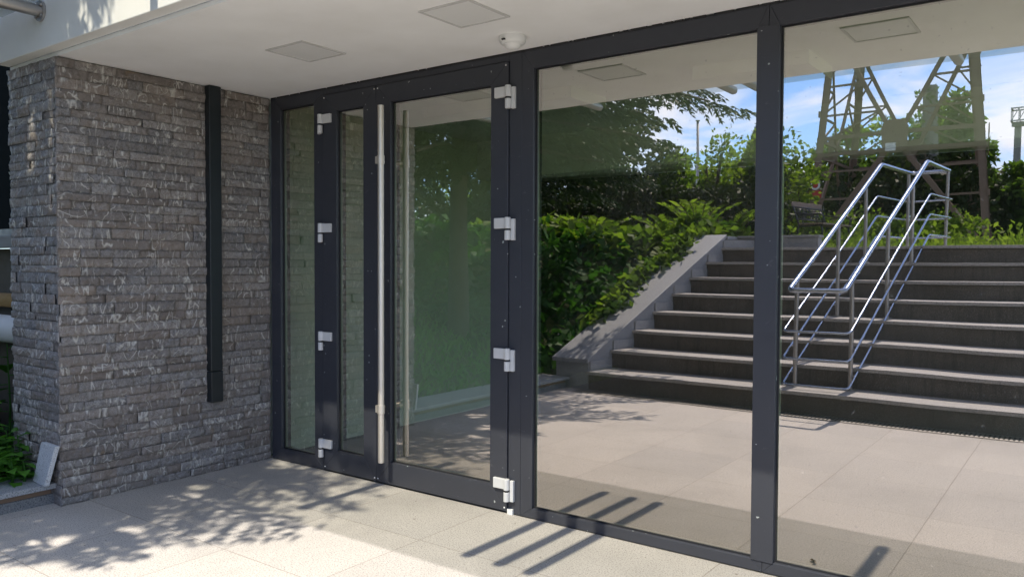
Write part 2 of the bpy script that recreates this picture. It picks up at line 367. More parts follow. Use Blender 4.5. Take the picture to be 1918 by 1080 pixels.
# ------------------------------------------------------------------ stone clad wall pier
def vnoise(u, v, seed):
    r = np.random.default_rng(seed).random((64, 64)); iu = np.floor(u).astype(int); iv = np.floor(v).astype(int); fu = u-iu; fv = v-iv
    fu = fu*fu*(3-2*fu); fv = fv*fv*(3-2*fv); a = r[iu % 64, iv % 64]; b_ = r[(iu+1) % 64, iv % 64]; c = r[iu % 64, (iv+1) % 64]; d = r[(iu+1) % 64, (iv+1) % 64]
    return a*(1-fu)*(1-fv)+b_*fu*(1-fv)+c*(1-fu)*fv+d*fu*fv
def stone_face(o, ud, nd, width, height, rows, seed, endjag=0.):
    rg = np.random.default_rng(seed); o, ud, nd = map(np.array, (o, ud, nd)); VV, QQ, SH = [], [], []; off = 0
    zs = np.concatenate([[0], np.cumsum(rg.uniform(.8, 1.2, rows))]); zs = zs/zs[-1]*height
    for i in range(rows):
        u = -rg.uniform(0, .15)
        while u < width-.02:
            wd = rg.choice([.10, .15, .2, .27, .36])*rg.uniform(.85, 1.15); u1 = u+wd
            if u1 > width-.06: u1 = width
            ua, ub = max(u, 0)+.0004, u1-.0004; u = u1
            if ub-ua < .02: continue
            if ub >= width-.002: ub += endjag*rg.uniform(-.6, 1)
            za, zb = zs[i]+.0004, zs[i+1]-.0004
            nu = max(3, int((ub-ua)/.0075)); nv = 7
            gu = np.linspace(ua, ub, nu); gz = np.linspace(za, zb, nv); GU, GZ = np.meshgrid(gu, gz, indexing='ij')
            base = rg.uniform(.007, .019); sd = int(rg.integers(1e6)); ph = rg.uniform(0, 50, 2)
            dep = base + rg.uniform(-.02, .02)*(GU-(ua+ub)/2) + rg.uniform(-.06, .06)*(GZ-(za+zb)/2)
            rd = np.abs(vnoise(GU*30+ph[0]+GZ*20, GZ*34+ph[1], sd)-.5)*2
            dep = dep+.007*(vnoise(GU*22+ph[0], GZ*26+ph[1], sd)-.5)+.007*(rd-.4)+.009*(vnoise(GU*85, GZ*85+ph[1], sd+1)-.5)
            e = np.minimum(np.minimum(np.arange(nu), np.arange(nu)[::-1])[:, None], np.minimum(np.arange(nv), np.arange(nv)[::-1])[None, :])
            dep = np.where(e == 0, base-.0055, np.where(e == 1, dep-.0015, dep)); gu2 = GU.copy(); gz2 = GZ.copy()
            # squeeze ring 1 onto the outline so the stones keep hard, upright edges
            gu2[1, :] = gu2[0, :]+.0006; gu2[-2, :] = gu2[-1, :]-.0006; gz2[:, 1] = gz2[:, 0]+.0006; gz2[:, -2] = gz2[:, -1]-.0006
            P = o+gu2[..., None]*ud+dep[..., None]*nd+gz2[..., None]*np.array([0, 0, 1.])
            I = np.arange(nu*nv).reshape(nu, nv)+off; off += nu*nv
            VV.append(P.reshape(-1, 3)); QQ.append(np.stack([I[:-1, :-1], I[1:, :-1], I[1:, 1:], I[:-1, 1:]], -1).reshape(-1, 4)); SH.append(np.full(nu*nv, rg.uniform(0, 1)))
    return np.concatenate(VV), np.concatenate(QQ), np.concatenate(SH)
HC = 2.3324
pier = empty('stone_pier', (-.29, -.66, 0), 'dark grey split-face stone pier beside the glazed entrance, under the canopy end', 'pier')
b = MB(); b.box((-.565, -1.295, -.02), (-.022, -.002, HC+.01)); b.build('core', 'core', pier)
va, qa, sa = stone_face((-.018, -1.316, 0), (0, 1, 0), (1, 0, 0), 1.312, HC-.004, 47, 11)
vb, qb, sb = stone_face((-.005, -1.300, 0), (-1, 0, 0), (0, -1, 0), .565, HC-.004, 47, 23, .008)
fc = npmesh('stone_cladding', np.concatenate([va, vb]), np.concatenate([qa, qb+len(va)]), 'stone', pier)
at = fc.data.attributes.new("shade", 'FLOAT', 'POINT'); at.data.foreach_set('value', np.concatenate([sa, sb]).astype(np.float32))
dt = empty('cable_duct', (.0, -.42, .43), 'black vertical cable duct fixed on the stone pier, ending above the ground', 'cable duct')
b = MB(); b.box((-.01, -.465, .62), (.040, -.385, HC-.002)); b.build('duct_cover', 'duct', dt, bevel=.004)
b = MB(); b.box((-.01, -.464, .43), (.042, -.384, .617)); b.build('duct_end', 'duct', dt, bevel=.004)

# ------------------------------------------------------------------ building: canopy, upper wall, interior
bd = empty('building', (2.5, 1, 0), 'white rendered building whose overhanging storey forms the canopy over the entrance', 'building')
b = MB()
prof = [(0.10, HC), (0.10, HC+.3), (-1.30, HC+.3), (-1.30, HC)]
b.prism([(-1.30, HC), (.10, HC), (.10, HC+.02), (-1.30, HC+.02)], 0, -.575, 5.6)   # soffit board
b.build('canopy_ceiling', 'ceil', bd)
b = MB(); b.box((-.575, -1.372, 2.353), (5.6, -1.302, 5.6)); b.box((-.575, -1.302, 2.36), (-.5, .2, 5.6)); b.box((-.575, -1.3, 5.5), (5.6, 6, 5.6)); b.box((5.5, -1.3, 2.36), (5.6, 6, 5.5))
b.box((-.575, 5.9, 0), (5.6, 6, 5.5)); b.build('upper_wall', 'white', bd, bevel=.004)
b = MB(); b.box((-.16, .075, 0), (-.06, 2.75, HC+.1)); b.build('interior_wall', 'inside', bd)
b = MB(); b.box((-3., 5.2, 0), (5.6, 5.3, HC-.002)); b.box((-3.1, 2.66, 0), (-3, 5.3, HC-.002)); b.box((-3, 2.62, 0), (-.16, 2.7, HC-.002)); b.build('interior_back_wall', 'indark', bd)
b = MB(); b.add([(-.06, .0, .001), (5.6, 0, .001), (5.6, 5.2, .001), (-.06, 5.2, .001)], [(0, 1, 2, 3)]); b.build('interior_floor', 'infloor', bd)
b = MB(); b.add([(-.06, .1, HC), (5.6, .1, HC), (5.6, 5.2, HC), (-.06, 5.2, HC)], [(0, 3, 2, 1)]); b.box((-3.1, 2.62, HC+.001), (-.06, 5.3, HC+.05)); b.build('interior_ceiling', 'ceil', bd)
b = MB(); b.box((-.06, 2.2, 2.01), (5.6, 2.45, HC-.002)); b.build('interior_bulkhead', 'inwall', bd)
b = MB(); b.box((.6, .8, 2.262), (1.78, 1.22, HC-.001)); b.build('interior_soffit_box', 'inwall', bd)
b = MB(); b.box((2.55, .8, 2.262), (3.157, 1.22, HC-.001)); b.build('interior_soffit_box', 'inwall', bd)

# ------------------------------------------------------------------ glazed entrance front
sf = empty('glazed_entrance', (2.2, 0, 0), 'anthracite aluminium entrance front with mirror-like glass panes and a double door', 'shopfront')
def mitred(mb, x0, x1, z0, z1, wl, wr, wt, wb, ya, yb, mi=0):
    xi0, xi1, zi0, zi1 = x0+wl, x1-wr, z0+wb, z1-wt
    for poly in ([(x0, z0), (x1, z0), (xi1, zi0), (xi0, zi0)], [(x1, z0), (x1, z1), (xi1, zi1), (xi1, zi0)],
                 [(x1, z1), (x0, z1), (xi0, zi1), (xi1, zi1)], [(x0, z1), (x0, z0), (xi0, zi0), (xi0, zi1)]):
        mb.prism(poly, 1, ya, yb, mi)
ZT = HC-.004
def pane(parent, x0, x1, z0, z1, y, label=None):
    b = MB(); n = 8
    vs = [(x0, y, z0), (x1, y, z0), (x1, y, z1), (x0, y, z1), (x0, y+.022, z0), (x1, y+.0245, z0), (x1, y+.026, z1), (x0, y+.0235, z1)]   # the inner sheet leans a little
    b.add(vs, [(0, 1, 2, 3)], 0); b.add(vs, [(0, 4, 5, 1), (1, 5, 6, 2), (2, 6, 7, 3), (3, 7, 4, 0)], 1)
    o = b.build('glass_pane', ['glass', 'edgeglass'], parent)
    if label: o['label'] = label
    b = MB(); e = .010; mitred(b, x0-.004, x1+.004, z0-.004, z1+.004, e, e, e, e, y-.005, y-.0005); b.build('gasket', 'gasket', parent)
    b = MB(); e = .011; mitred(b, x0-.002, x1+.002, z0-.002, z1+.002, e, e, e, e, y+.004, y+.018); b.build('spacer_bar', 'spacer', parent)
    return o
YG = .024
# fixed outer frames
b = MB(); mitred(b, .004, .5145, .004, ZT, .095, .0885, .078, .072, 0, .075); b.build('side_frame', 'frame', sf, bevel=.0018)
pane(sf, .099, .426, .076, ZT-.078, YG)
b = MB(); b.box((.5155, .0, 2.290), (1.9225, .075, ZT)); b.build('door_head', 'frame', sf, bevel=.0018)
b = MB(); b.box((1.9235, 0, .004), (1.998, .075, ZT)); b.build('door_jamb', 'frame', sf, bevel=.0018)
b = MB(); mitred(b, 1.999, 3.2305, .004, ZT, .071, .0465, .094, .048, 0, .075); b.build('window_frame', 'frame', sf, bevel=.0018)
pane(sf, 2.070, 3.184, .052, ZT-.094, YG)
b = MB(); mitred(b, 3.2315, 5.2, .004, ZT, .0455, .08, .094, .048, 0, .075); b.build('window_frame', 'frame', sf, bevel=.0018)
pane(sf, 3.277, 5.12, .052, ZT-.094, YG)
b = MB(); b.box((3.184, -.006, .05), (3.277, -.0005, ZT-.09)); b.build('mullion_cover', 'frame', sf, bevel=.0015)
b = MB(); b.box((1.925, -.012, .0), (1.958, .02, .028)); b.build('packing_block', 'sign', sf, bevel=.001)
# dark ragged sealant line where the frame meets the ceiling
rs = np.random.default_rng(3); b = MB(); xx = np.arange(.01, 5.2, .012)
for i in range(len(xx)-1):
    h0 = .004+.006*rs.random()**2; b.box((xx[i], -.0035, ZT-.006), (xx[i+1], .0, ZT+.0035 if rs.random() > .12 else ZT-.003))
b.build('sealant', 'gasket', sf)
# door leaves
def hinge(par, x, z, sgn):
    b = MB()
    b.box((x+sgn*.010, -.026, z-.026), (x+sgn*.088, -.009, z+.027))
    b.tube([(x, -.026, z-.027), (x, -.026, z+.030)], .0155, 16); b.tube([(x, -.026, z-.085), (x, -.026, z-.036)], .0155, 16)
    b.box((x-sgn*.012, -.018, z-.086), (x-sgn*.034, -.001, z+.022))
    b.tube([(x, -.026, z-.0365), (x, -.026, z-.0265)], .0145, 16, mi=1)
    b.build('hinge', ['hinge', 'gasket'], par, bevel=.003)
d1 = MB(); mitred(d1, .5175, .9745, .012, 2.287, .1215, .1045, .105, .126, -.008, .068)
d1 = d1.build('door', 'frame', sf, bevel=.0018); d1['label'] = 'narrow fixed leaf of the double door'
d2 = MB(); mitred(d2, .9765, 1.9195, .012, 2.287, .1145, .1095, .105, .126, -.008, .068)
d2 = d2.build('door', 'frame', sf, bevel=.0018); d2['label'] = 'wide leaf of the double door carrying the pull handle'

pane(d1, .639, .870, .138, 2.182, YG-.008)
pane(d2, 1.091, 1.810, .138, 2.182, YG-.008)
for z in (2.142, 1.485, .828, .172): hinge(d1, .513, z, 1)
for z in (2.134, 1.477, .817, .154): hinge(d2, 1.932, z, -1)
b = MB(); b.tube([(1.092, -.083, .152), (1.092, -.083, 2.150)], .0175, 20)
b.build('pull_handle', 'satin', d2, True, auto=True)
for z in (1.849, .454):
    b = MB(); b.tube([(1.092, -.083, z-.024), (1.092, -.083, z+.024)], .0215, 20); b.tube([(1.090, -.08, z), (1.05, -.035, z), (1.032, -.006, z)], .013, 12); b.box((1.056, -.092, z-.02), (1.075, -.075, z+.02)); b.build('handle_clamp', 'satin', d2, True, auto=True)
# screw caps on the leaf corners
for p, x0, x1 in ((d1, .53, .962), (d2, .99, 1.905)):
    for x in (x0, x1):
        for z in (.03, 2.27): b = MB(); b.tube([(x, -.0095, z), (x, -.0075, z)], .0045, 8); b.build('screw_cap', 'wplastic', p)

# ------------------------------------------------------------------ on the canopy ceiling
lights = [(.965, 1.245, 'flush square ceiling light nearest the stone pier'), (2.0, 2.275, 'flush square ceiling light beside the motion sensor'), (3.37, 3.655, 'flush square ceiling light seen mirrored in the window beside the pull-out steel railing')]
lights[2] = (3.37, 3.655, 'flush square ceiling light seen only mirrored in the window beyond the mullion')
for x0, x1, lab in lights:
    t = empty('ceiling_light', ((x0+x1)/2, -.61, HC), lab, 'ceiling light', 'flush lights in the canopy ceiling'); y0, y1 = -.752, -.472
    b = MB(); e = .012
    b.prism([(x0, y0), (x1, y0), (x1-e, y0+e), (x0+e, y0+e)], 2, HC-.007, HC-.0005); b.prism([(x1, y0), (x1, y1), (x1-e, y1-e), (x1-e, y0+e)], 2, HC-.007, HC-.0005)
    b.prism([(x1, y1), (x0, y1), (x0+e, y1-e), (x1-e, y1-e)], 2, HC-.007, HC-.0005); b.prism([(x0, y1), (x0, y0), (x0+e, y0+e), (x0+e, y1-e)], 2, HC-.007, HC-.0005)
    b.build('frame', 'trim', t)
    b = MB(); b.box((x0+e, y0+e, HC-.004), (x1-e, y1-e, HC-.0005)); b.build('diffuser', 'diff', t)
t = empty('motion_sensor', (2.103, -.221, HC), 'round white motion sensor on the ceiling above the door', 'motion sensor')
b = MB(); q = [(HC-.0, .062), (HC-.012, .064), (HC-.026, .062), (HC-.037, .054), (HC-.04, .046)]
b.tube([(2.103, -.221, z) for z, r in q], 1, 32, radii=[r for z, r in q]); b.build('housing', 'wplastic', t, True, auto=True)
b = MB(); q = [(HC-.038, .041), (HC-.048, .038), (HC-.056, .029), (HC-.061, .016), (HC-.0625, .003)]
b.tube([(2.103, -.221, z) for z, r in q], 1, 32, radii=[r for z, r in q]); b.build('lens', 'diff', t, True, auto=True)
b = MB(); b.box((2.09, -.291, HC-.03), (2.097, -.281, HC-.024)); b.box((2.10, -.291, HC-.03), (2.107, -.281, HC-.024)); b.build('indicator', 'gasket', t)

# ------------------------------------------------------------------ glass awning on steel tubes over the entrance
aw = empty('glass_awning', (3, -1.372, 2.54), 'clear glass awning carried by short steel tubes bolted to the white fascia', 'awning')
b = MB(); b.box((-.45, -2.56, 2.585), (5.6, -1.385, 2.597)); b.build('glass_panel', 'awning', aw)
for x in (-.015, 1.04, 2.16, 2.335, 2.49, 3.6, 4.75):
    b = MB(); b.tube([(x, -1.383, 2.54), (x, -2.36, 2.54)], .03, 16); b.tube([(x, -2.36, 2.54), (x, -2.375, 2.54), (x, -2.382, 2.54)], .02, 16, radii=[.03, .027, .016])
    o = b.build('support_tube', 'dsteel', aw, True, auto=True)
    b = MB(); b.tube([(x, -1.374, 2.54), (x, -1.385, 2.54)], .052, 20)
    for k in range(4):
        a = math.pi/4+k*math.pi/2; cx, cz = x+.038*math.cos(a), 2.54+.038*math.sin(a); b.tube([(cx, -1.385, cz), (cx, -1.395, cz)], .009, 6)
    b.build('flange', 'dsteel', o, auto=True)
    for yy in (-1.62, -2.2): b = MB(); b.tube([(x, yy, 2.56), (x, yy, 2.597)], .011, 10); b.tube([(x, yy, 2.597), (x, yy, 2.606)], .024, 14); b.build('glass_clamp', 'dsteel', o)

# ------------------------------------------------------------------ low planter kerb on the left, with its plants
kb = empty('planter_kerb', (-.25, -2.6, 0), 'low granite kerb with a pale coping, edging the planter beside the stone pier', 'kerb')
b = MB(); b.box((-.36, -3.68, -.1), (-.100, -1.306, .052)); b.build('riser', 'kerbdark', kb, bevel=.002)
b = MB(); b.box((-.35, -3.675, .0), (-.112, -1.31, .084)); b.build('bedding_strip', 'rust', kb)
for y0, y1 in ((-1.306, -2.1), (-2.102, -2.9), (-2.902, -3.70)):
    b = MB(); b.box((-.42, y1, .0845), (-.068, y0, .112)); b.build('coping_slab', 'kerb', kb, bevel=.003)
pl = MB()
fq = [Vector(p) for p in ((-.204, -1.367, .1128), (-.039, -1.381, .1128), (.014, -1.349, .322), (-.152, -1.345, .324))]
th = Vector((.004, .024, .0)); vs = fq+[p+th for p in fq]
pl.add(vs, [(0, 1, 2, 3), (4, 7, 6, 5), (0, 4, 5, 1), (1, 5, 6, 2), (2, 6, 7, 3), (3, 7, 4, 0)])
tag(pl.build('granite_offcut', 'plate', bevel=.003), 'pale granite offcut leaning against the corner of the stone pier', 'stone plate')
tag(npmesh('dry_leaf', *leaf_geo(np.array([[3.35, -.214, .004], [3.37, -.2, .006]]), np.array([[1, .3, .1], [.6, 1, .12]]), np.array([.034, .028]), .7), 'dry'), 'small dry brown leaf on the paving in front of the large window', 'leaf')

def big_leaf(P, d, up, L_, W_, droop):
    """broad leaf blade as a 3 x 7 grid with a folded midrib"""
    P = np.array(P, float); d = unit(np.array(d, float)); a = unit(np.cross(d, up)); n = np.cross(a, d); V = []
    for i in range(7):
        t = i/6; wd = W_*math.sin(math.pi*min(1, t*.92+.06)**.75)*.5
        c = P+d*L_*t-n*droop*L_*t*t
        for s_ in (-1, 0, 1): V.append(c+a*s_*wd+n*(abs(s_)*wd*.22+.06*wd*math.sin(9*t+2*s_)))
    Q = [(i*3+k, i*3+k+1, i*3+k+4, i*3+k+3) for i in range(6) for k in range(2)]
    return np.array(V), np.array(Q)
def merge(parts):
    V, Q, n = [], [], 0
    for v, q in parts: V.append(v); Q.append(q+n); n += len(v)
    return np.concatenate(V), np.concatenate(Q)
def stem_plant(name, x, y, z0, h, n, Ls, lab, cat, group, matl, lean=(0, 0)):
    e = empty(name, (x, y, z0), lab, cat, group); parts = []; b = MB()
    top = Vector((x+lean[0], y+lean[1], z0+h)); base = Vector((x, y, z0-.03))
    b.tube([base, base.lerp(top, .5)+Vector((.01, .01, 0)), top], .006, 6, radii=[.008, .006, .003])
    for i in range(n):
        t = .12+.88*(i+.5)/n; p = base.lerp(top, t); a = i*2.4+rng.uniform(-.4, .4); el = rng.uniform(-.1, .6)
        d = np.array([math.cos(a), math.sin(a), el]); Lf = Ls*rng.uniform(.7, 1.2)*(1-.35*t)
        q = p+Vector(d)*Lf*.3; b.tube([p, q], .003, 5)
        parts.append(big_leaf(q, d, np.array([0, 0, 1.])+rng.normal(size=3)*.15, Lf, Lf*rng.uniform(.55, .7), rng.uniform(.2, .5)))
    b.build('stem', 'plantdark', e); npmesh('foliage', *merge(parts), matl, e, True)
g1 = 'broad-leaved weeds in the planter beside the pier'
stem_plant('dock_plant', -.98, -1.18, .06, .72, 12, .30, 'tall dark broad-leaved weed behind the pier, touching its left edge', 'plant', None, 'plantdark')
stem_plant('dock_plant', -1.18, -1.36, .06, .50, 10, .30, 'dark broad-leaved weed, half as tall as the one behind it beside the pier', 'plant', None, 'plantdark')
stem_plant('dock_plant', -.80, -1.52, .06, .55, 11, .26, 'mid-height broad-leaved weed with lighter leaves, leaning to the pier', 'plant', None, 'plant', (.12, 0))
for i, (x, y, h, n, l) in enumerate(((-.50, -1.43, .20, 9, .10), (-.36, -1.40, .15, 8, .085), (-.26, -1.45, .12, 7, .075), (-.56, -1.58, .22, 9, .10), (-.44, -1.52, .15, 8, .09), (-.62, -1.44, .30, 10, .11), (-.75, -1.5, .25, 9, .12), (-.33, -1.50, .14, 9, .085), (-.40, -1.36, .2, 9, .10), (-.24, -1.40, .10, 7, .07), (-.52, -1.37, .26, 10, .12))):
    stem_plant('nettle_plant', x, y, .06 if x < -.42 else .112, h*1.1, n+3, l*1.35, 'bright green low leafy weed spilling over the kerb coping beside the leaning offcut', 'plant', g1, 'plant')

# ------------------------------------------------------------------ dim recess left of the pier
nb = empty('recess_wall', (-1.5, -.9, 0), 'dirty concrete wall in the dim recess behind the stone pier', 'wall')
b = MB(); b.box((-4, -.95, -.1), (-.575, -.8, 1.36)); b.build('lower_wall', 'dirty', nb)
b = MB(); b.box((-4, -1.06, 1.365), (-.58, -.93, 1.44)); b.build('window_sill', 'concrete', nb, bevel=.004)
fr = MB(); mitred(fr, -4, -.585, 1.445, 2.9, .07, .07, .06, .05, -.93, -.86); fr = fr.build('window', 'duct', nb)
b = MB(); b.box((-3.93, -.90, 1.495), (-.655, -.885, 2.84)); b.build('pane', 'darkglass', fr)
b = MB(); b.box((-4, -.93, 2.9), (-.58, -.8, 5.6)); b.build('upper_wall', 'white', nb)
b = MB(); b.tube([(-4, -1.06, 1.03), (-.60, -1.06, 1.03)], .045, 14); tag(b.build('service_pipe', 'ochre', None, True), 'ochre service pipe running along the recess wall above the white pipe', 'pipe')
b = MB(); b.tube([(-4, -1.13, .86), (-1.36, -1.13, .86), (-.75, -1.12, .86), (-.60, -1.12, .86)], .085, 18, radii=[.085, .087, .083, .08]); tag(b.build('insulated_pipe', 'wpipe', None, True, auto=True), 'thick white insulated pipe with torn wrapping behind the stone pier', 'pipe')

# ================================================================== what the glass mirrors: the court opposite
RISE, GO, Y1 = .18663, .4045, -3.684
sc_ = empty('staircase', (3, -5, 0), 'wide granite staircase of eight steps mirrored in the glass, with a sloping side kerb', 'staircase')
def xl(y): return .16+.1*max(0, -y-3.684)
for k in range(1, 9):
    y0 = Y1-(k-1)*GO; y1 = y0-GO-(2.2 if k == 8 else .03); z = k*RISE; x0 = xl(y0)-.02
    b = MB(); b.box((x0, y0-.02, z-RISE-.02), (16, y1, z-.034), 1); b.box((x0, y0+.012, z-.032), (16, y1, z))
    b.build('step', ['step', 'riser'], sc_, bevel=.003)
    b = MB(); b.hexa([(xl(y0)-.0, y0-.03, z+.002), (xl(y0)+.014, y0-.03, z+.002), (xl(y1)+.014, y0-GO+.01, z+.002), (xl(y1), y0-GO+.01, z+.002),
                      (xl(y0)-.0, y0-.03, z+.10), (xl(y0)+.014, y0-.03, z+.10), (xl(y1)+.014, y0-GO+.01, z+.10), (xl(y1), y0-GO+.01, z+.10)]); b.build('skirting_tile', 'kerb', sc_)
def ztop(y): return .275+.4596*(-y-3.684)
ya, yb = -3.70, -6.62
def cheek(x_in, x_out, zlo, dz0, dz1, ya, yb):
    v = []
    for yy in (ya, yb):
        s_ = .1*(-yy-3.684)
        v += [[(x_out+s_, yy, zlo if zlo is not None else ztop(yy)+dz0), (x_in+s_, yy, zlo if zlo is not None else ztop(yy)+dz0), (x_in+s_, yy, ztop(yy)+dz1), (x_out+s_, yy, ztop(yy)+dz1)]]
    a, c = v; return [a[0], a[1], c[1], c[0], a[3], a[2], c[2], c[3]]
b = MB(); b.hexa(cheek(.155, -.24, -.2, 0, -.002, ya, yb)); b.build('cheek_wall', 'kerb', sc_)
b = MB(); b.hexa(cheek(.172, -.27, None, 0, .042, ya+.03, yb)); b.build('cheek_coping', 'kerb', sc_, bevel=.004)
b = MB(); b.box((.05, yb-.0, 1.3), (.47, -7.2, 1.60)); b.box((.03, yb-.002, 1.602), (.48, -7.22, 1.645)); b.build('cheek_end', 'kerb', sc_, bevel=.003)
b = MB(); b.box((.48, -6.95, 1.49), (1.5, -7.12, 1.625)); b.box((.482, -6.93, 1.627), (1.515, -7.15, 1.655)); tag(b.build('landing_kerb', 'kerb', bevel=.003), 'low granite kerb along the back of the stair landing, in front of the bench', 'kerb')
dg = MB(); dg.box((.1, -3.672, -.02), (8.9, -3.662, .006)); dg.box((.1, -3.496, -.02), (8.9, -3.484, .006))
for i in range(275): dg.box((.12+i*.032, -3.660, -.01), (.137+i*.032, -3.497, .005))
dg.box((.1, -3.661, .0005), (8.9, -3.497, .0018), 1)
tag(dg.build('drain_grate', ['dsteel', 'gasket']), 'narrow slotted steel drain grate along the foot of the staircase', 'drain grate')

# stair railing: four closed loops of tube on eight posts
rl = empty('stair_railing', (2.4, -4, RISE), 'polished stainless steel double handrail standing on the staircase', 'railing')
def loop(dz, w):
    a, c = 2.13-w, 2.60+w; z0, z1 = 1.052+dz, 2.456+dz
    return fillet([(a, -3.80, z0), (c, -3.80, z0), (2.72+w, -6.85, z1), (2.79+w, -8.0, z1), (2.36-w, -8.0, z1), (2.244-w, -6.85, z1)], .055, 6)
b = MB(); b.tube(loop(0, 0), .0225, 16, True); b.build('handrail', 'steel', rl, True)
for dz in (-.36, -.597, -.832):
    b = MB(); b.tube(loop(dz, .042), .0105, 12, True); b.build('rail', 'steel', rl, True)
for side in (0, 1):
    for yy, k in ((-4.0, 1), (-5.2, 4), (-6.2, 7), (-7.9, 8)):
        zr = min(1.052+(-yy-3.8)*.4603, 2.456); t_ = (-yy-3.8)/3.05 if yy > -6.85 else 1+(-yy-6.85)/1.15
        xx = (2.13+.114*t_ if yy > -6.85 else 2.244+.116*(t_-1)) if side == 0 else (2.60+.12*t_ if yy > -6.85 else 2.72+.07*(t_-1))
        b = MB(); z0 = k*RISE; b.tube([(xx, yy, z0+.001), (xx, yy, zr-.018)], .0195, 14); b.tube([(xx, yy, z0+.001), (xx, yy, z0+.009)], .05, 18)
        for j in range(3): a = j*2.09; b.tube([(xx+.037*math.cos(a), yy+.037*math.sin(a), z0+.009), (xx+.037*math.cos(a), yy+.037*math.sin(a), z0+.017)], .008, 6)
        for dz in (-.36, -.597, -.832):
            b.tube([(xx, yy, zr+dz), (xx+(.045 if side else -.045), yy, zr+dz)], .007, 8)
        b.build('post', 'dsteel', rl, True, auto=True)

# bench on the landing: cast iron ends, wooden slats, ornate iron back panel
be = empty('park_bench', (-.1, -12.6, 1.60), 'park bench with wooden slats and black cast iron frame above the stairs', 'bench')
def bx_(u, v, z): # u along the bench, v out to the front
    o = Vector((-.30, -12.0, 1.60)); du = Vector((.16, -.987, 0)); dv = Vector((.987, .16, 0)); p = o+du*u+dv*v; return (p.x, p.y, p.z+z)
for u in (.02, 1.20):
    b = MB()
    b.tube([bx_(u, .52, 0), bx_(u, .46, .14), bx_(u, .50, .30), bx_(u, .47, .43)], .018, 8)
    b.tube([bx_(u, -.06, 0), bx_(u, .04, .16), bx_(u, .02, .32), bx_(u, .05, .43), bx_(u, -.03, .66), bx_(u, -.11, .86), bx_(u, -.14, .87)], .018, 8)
    b.tube([bx_(u, .05, .41), bx_(u, .25, .40), bx_(u, .47, .43)], .016, 8)
    b.tube([bx_(u, .49, .42), bx_(u, .52, .56), bx_(u, .46, .63), bx_(u, .25, .62), bx_(u, -.02, .66)], .016, 8)
    b.tube(fillet([bx_(u, .12, .44), bx_(u, .40, .45), bx_(u, .38, .59), bx_(u, .10, .60)], .1), .009, 6, True)
    b.tube([bx_(u, .03, .16), bx_(u, .25, .22), bx_(u, .46, .15)], .013, 8)
    b.build('side_frame', 'iron', be, True)
b = MB()
for v in (.10, .20, .30, .40, .49): b.bar(bx_(-.03, v, .445), bx_(1.25, v, .445), .075, .028)
b.build('seat', 'wood', be, bevel=.004)
b = MB(); b.bar(bx_(-.03, -.085, .83), bx_(1.25, -.085, .83), .026, .085); b.build('top_slat', 'wood', be, bevel=.004)
b = MB(); b.bar(bx_(0, -.0, .54), bx_(1.22, -.0, .54), .018, .03); b.bar(bx_(0, -.07, .77), bx_(1.22, -.07, .77), .018, .03)
for i in range(17):
    u = .06+i*1.1/16; b.tube([bx_(u, -.0, .54), bx_(u+.035*math.sin(i*1.7), -.03, .65), bx_(u, -.07, .77)], .007, 6)
for u in (.33, .61, .89): b.tube([bx_(u+.09*math.cos(a), -.035-.28*.09*math.sin(a), .655+.09*math.sin(a)) for a in np.linspace(0, 2*math.pi, 17)[:-1]], .008, 6, True)
b.build('backrest_panel', 'iron', be, True)

# ------------------------------------------------------------------ lattice pylon
py = empty('lattice_pylon', (-.3, -20.3, 1.6), 'rusty brown steel lattice pylon standing on four legs among the bushes', 'pylon')
BASE = [Vector((-2.06, -18.8, 2.3)), Vector((2.21, -18.8, 2.3)), Vector((1.72, -22.9, 2.3)), Vector((-2.06, -22.9, 2.3))]
CC = sum((v for v in BASE), Vector())/4
def lg(i, z):
    f = 1-.037*(z-2.3); p = CC+(BASE[i % 4]-CC)*f; p.z = z; return p
for i in range(4):
    b = MB(); p, q = lg(i, 1.0), lg(i, 18); n1 = (lg(i+1, 3)-lg(i, 3)).normalized(); n2 = (lg(i-1, 3)-lg(i, 3)).normalized()
    b.angle(p, q, .185, .03, n1, n2)
    for z in np.arange(1.8, 14, 1.15): c = lg(i, z); b.box((c.x-.04, c.y-.04, z), (c.x+.02, c.y+.02, z+.16))
    b.build('leg', 'rust', py)
for i in range(4):
    A = lambda z, i=i: lg(i, z); B = lambda z, i=i: lg(i+1, z); mid = lambda z: (A(z)+B(z))/2
    nn = (B(3)-A(3)).cross(Vector((0, 0, 1))).normalized(); b = MB()
    def br(p, q, w_=.10): b.bar(p+nn*.02, q+nn*.02, .05, w_)
    for z0, z1, z2 in ((1.44, 4.5, 7.7), (7.7, 10, 12.2)):
        c = mid(z1)
        br(A(z0), c, .125); br(B(z0), c, .125); br(A(z2), c, .11); br(B(z2), c, .11)
        br(A(z1+.17), B(z1+.17), .095); br(A(z1-.27), B(z1-.27), .08); br(A(z2), B(z2), .1)
        for f in (.24, .48, .74):       # secondary bracing between leg and diagonals
            for T in (A, B):
                zu = z1+(z2-z1)*f; pu = c.lerp(T(z2), f); br(T(zu), pu, .05)
                zd = z1+(z0-z1)*f; pd = c.lerp(T(z0), f); br(T(zd), pd, .055)
                br(T(z1+(z2-z1)*(f-.24)), pu, .04)
    b.build('bracing', 'rust', py)
    b = MB(); c = mid(4.5)-nn*.12; d = (B(3)-A(3)).normalized()
    b.prism([(-.28, -.32), (.28, -.32), (.32, .28), (.2, .48), (-.2, .48), (-.32, .28)], 1, 0, .02)
    b.v = [tuple(c+d*x+nn*y+Vector((0, 0, z))) for x, y, z in b.v]; b.build('gusset_plate', 'rust', py)
c = (lg(0, 4.33)+lg(1, 4.33))/2; d = (lg(1, 3)-lg(0, 3)).normalized(); nn = -d.cross(Vector((0, 0, 1))).normalized()
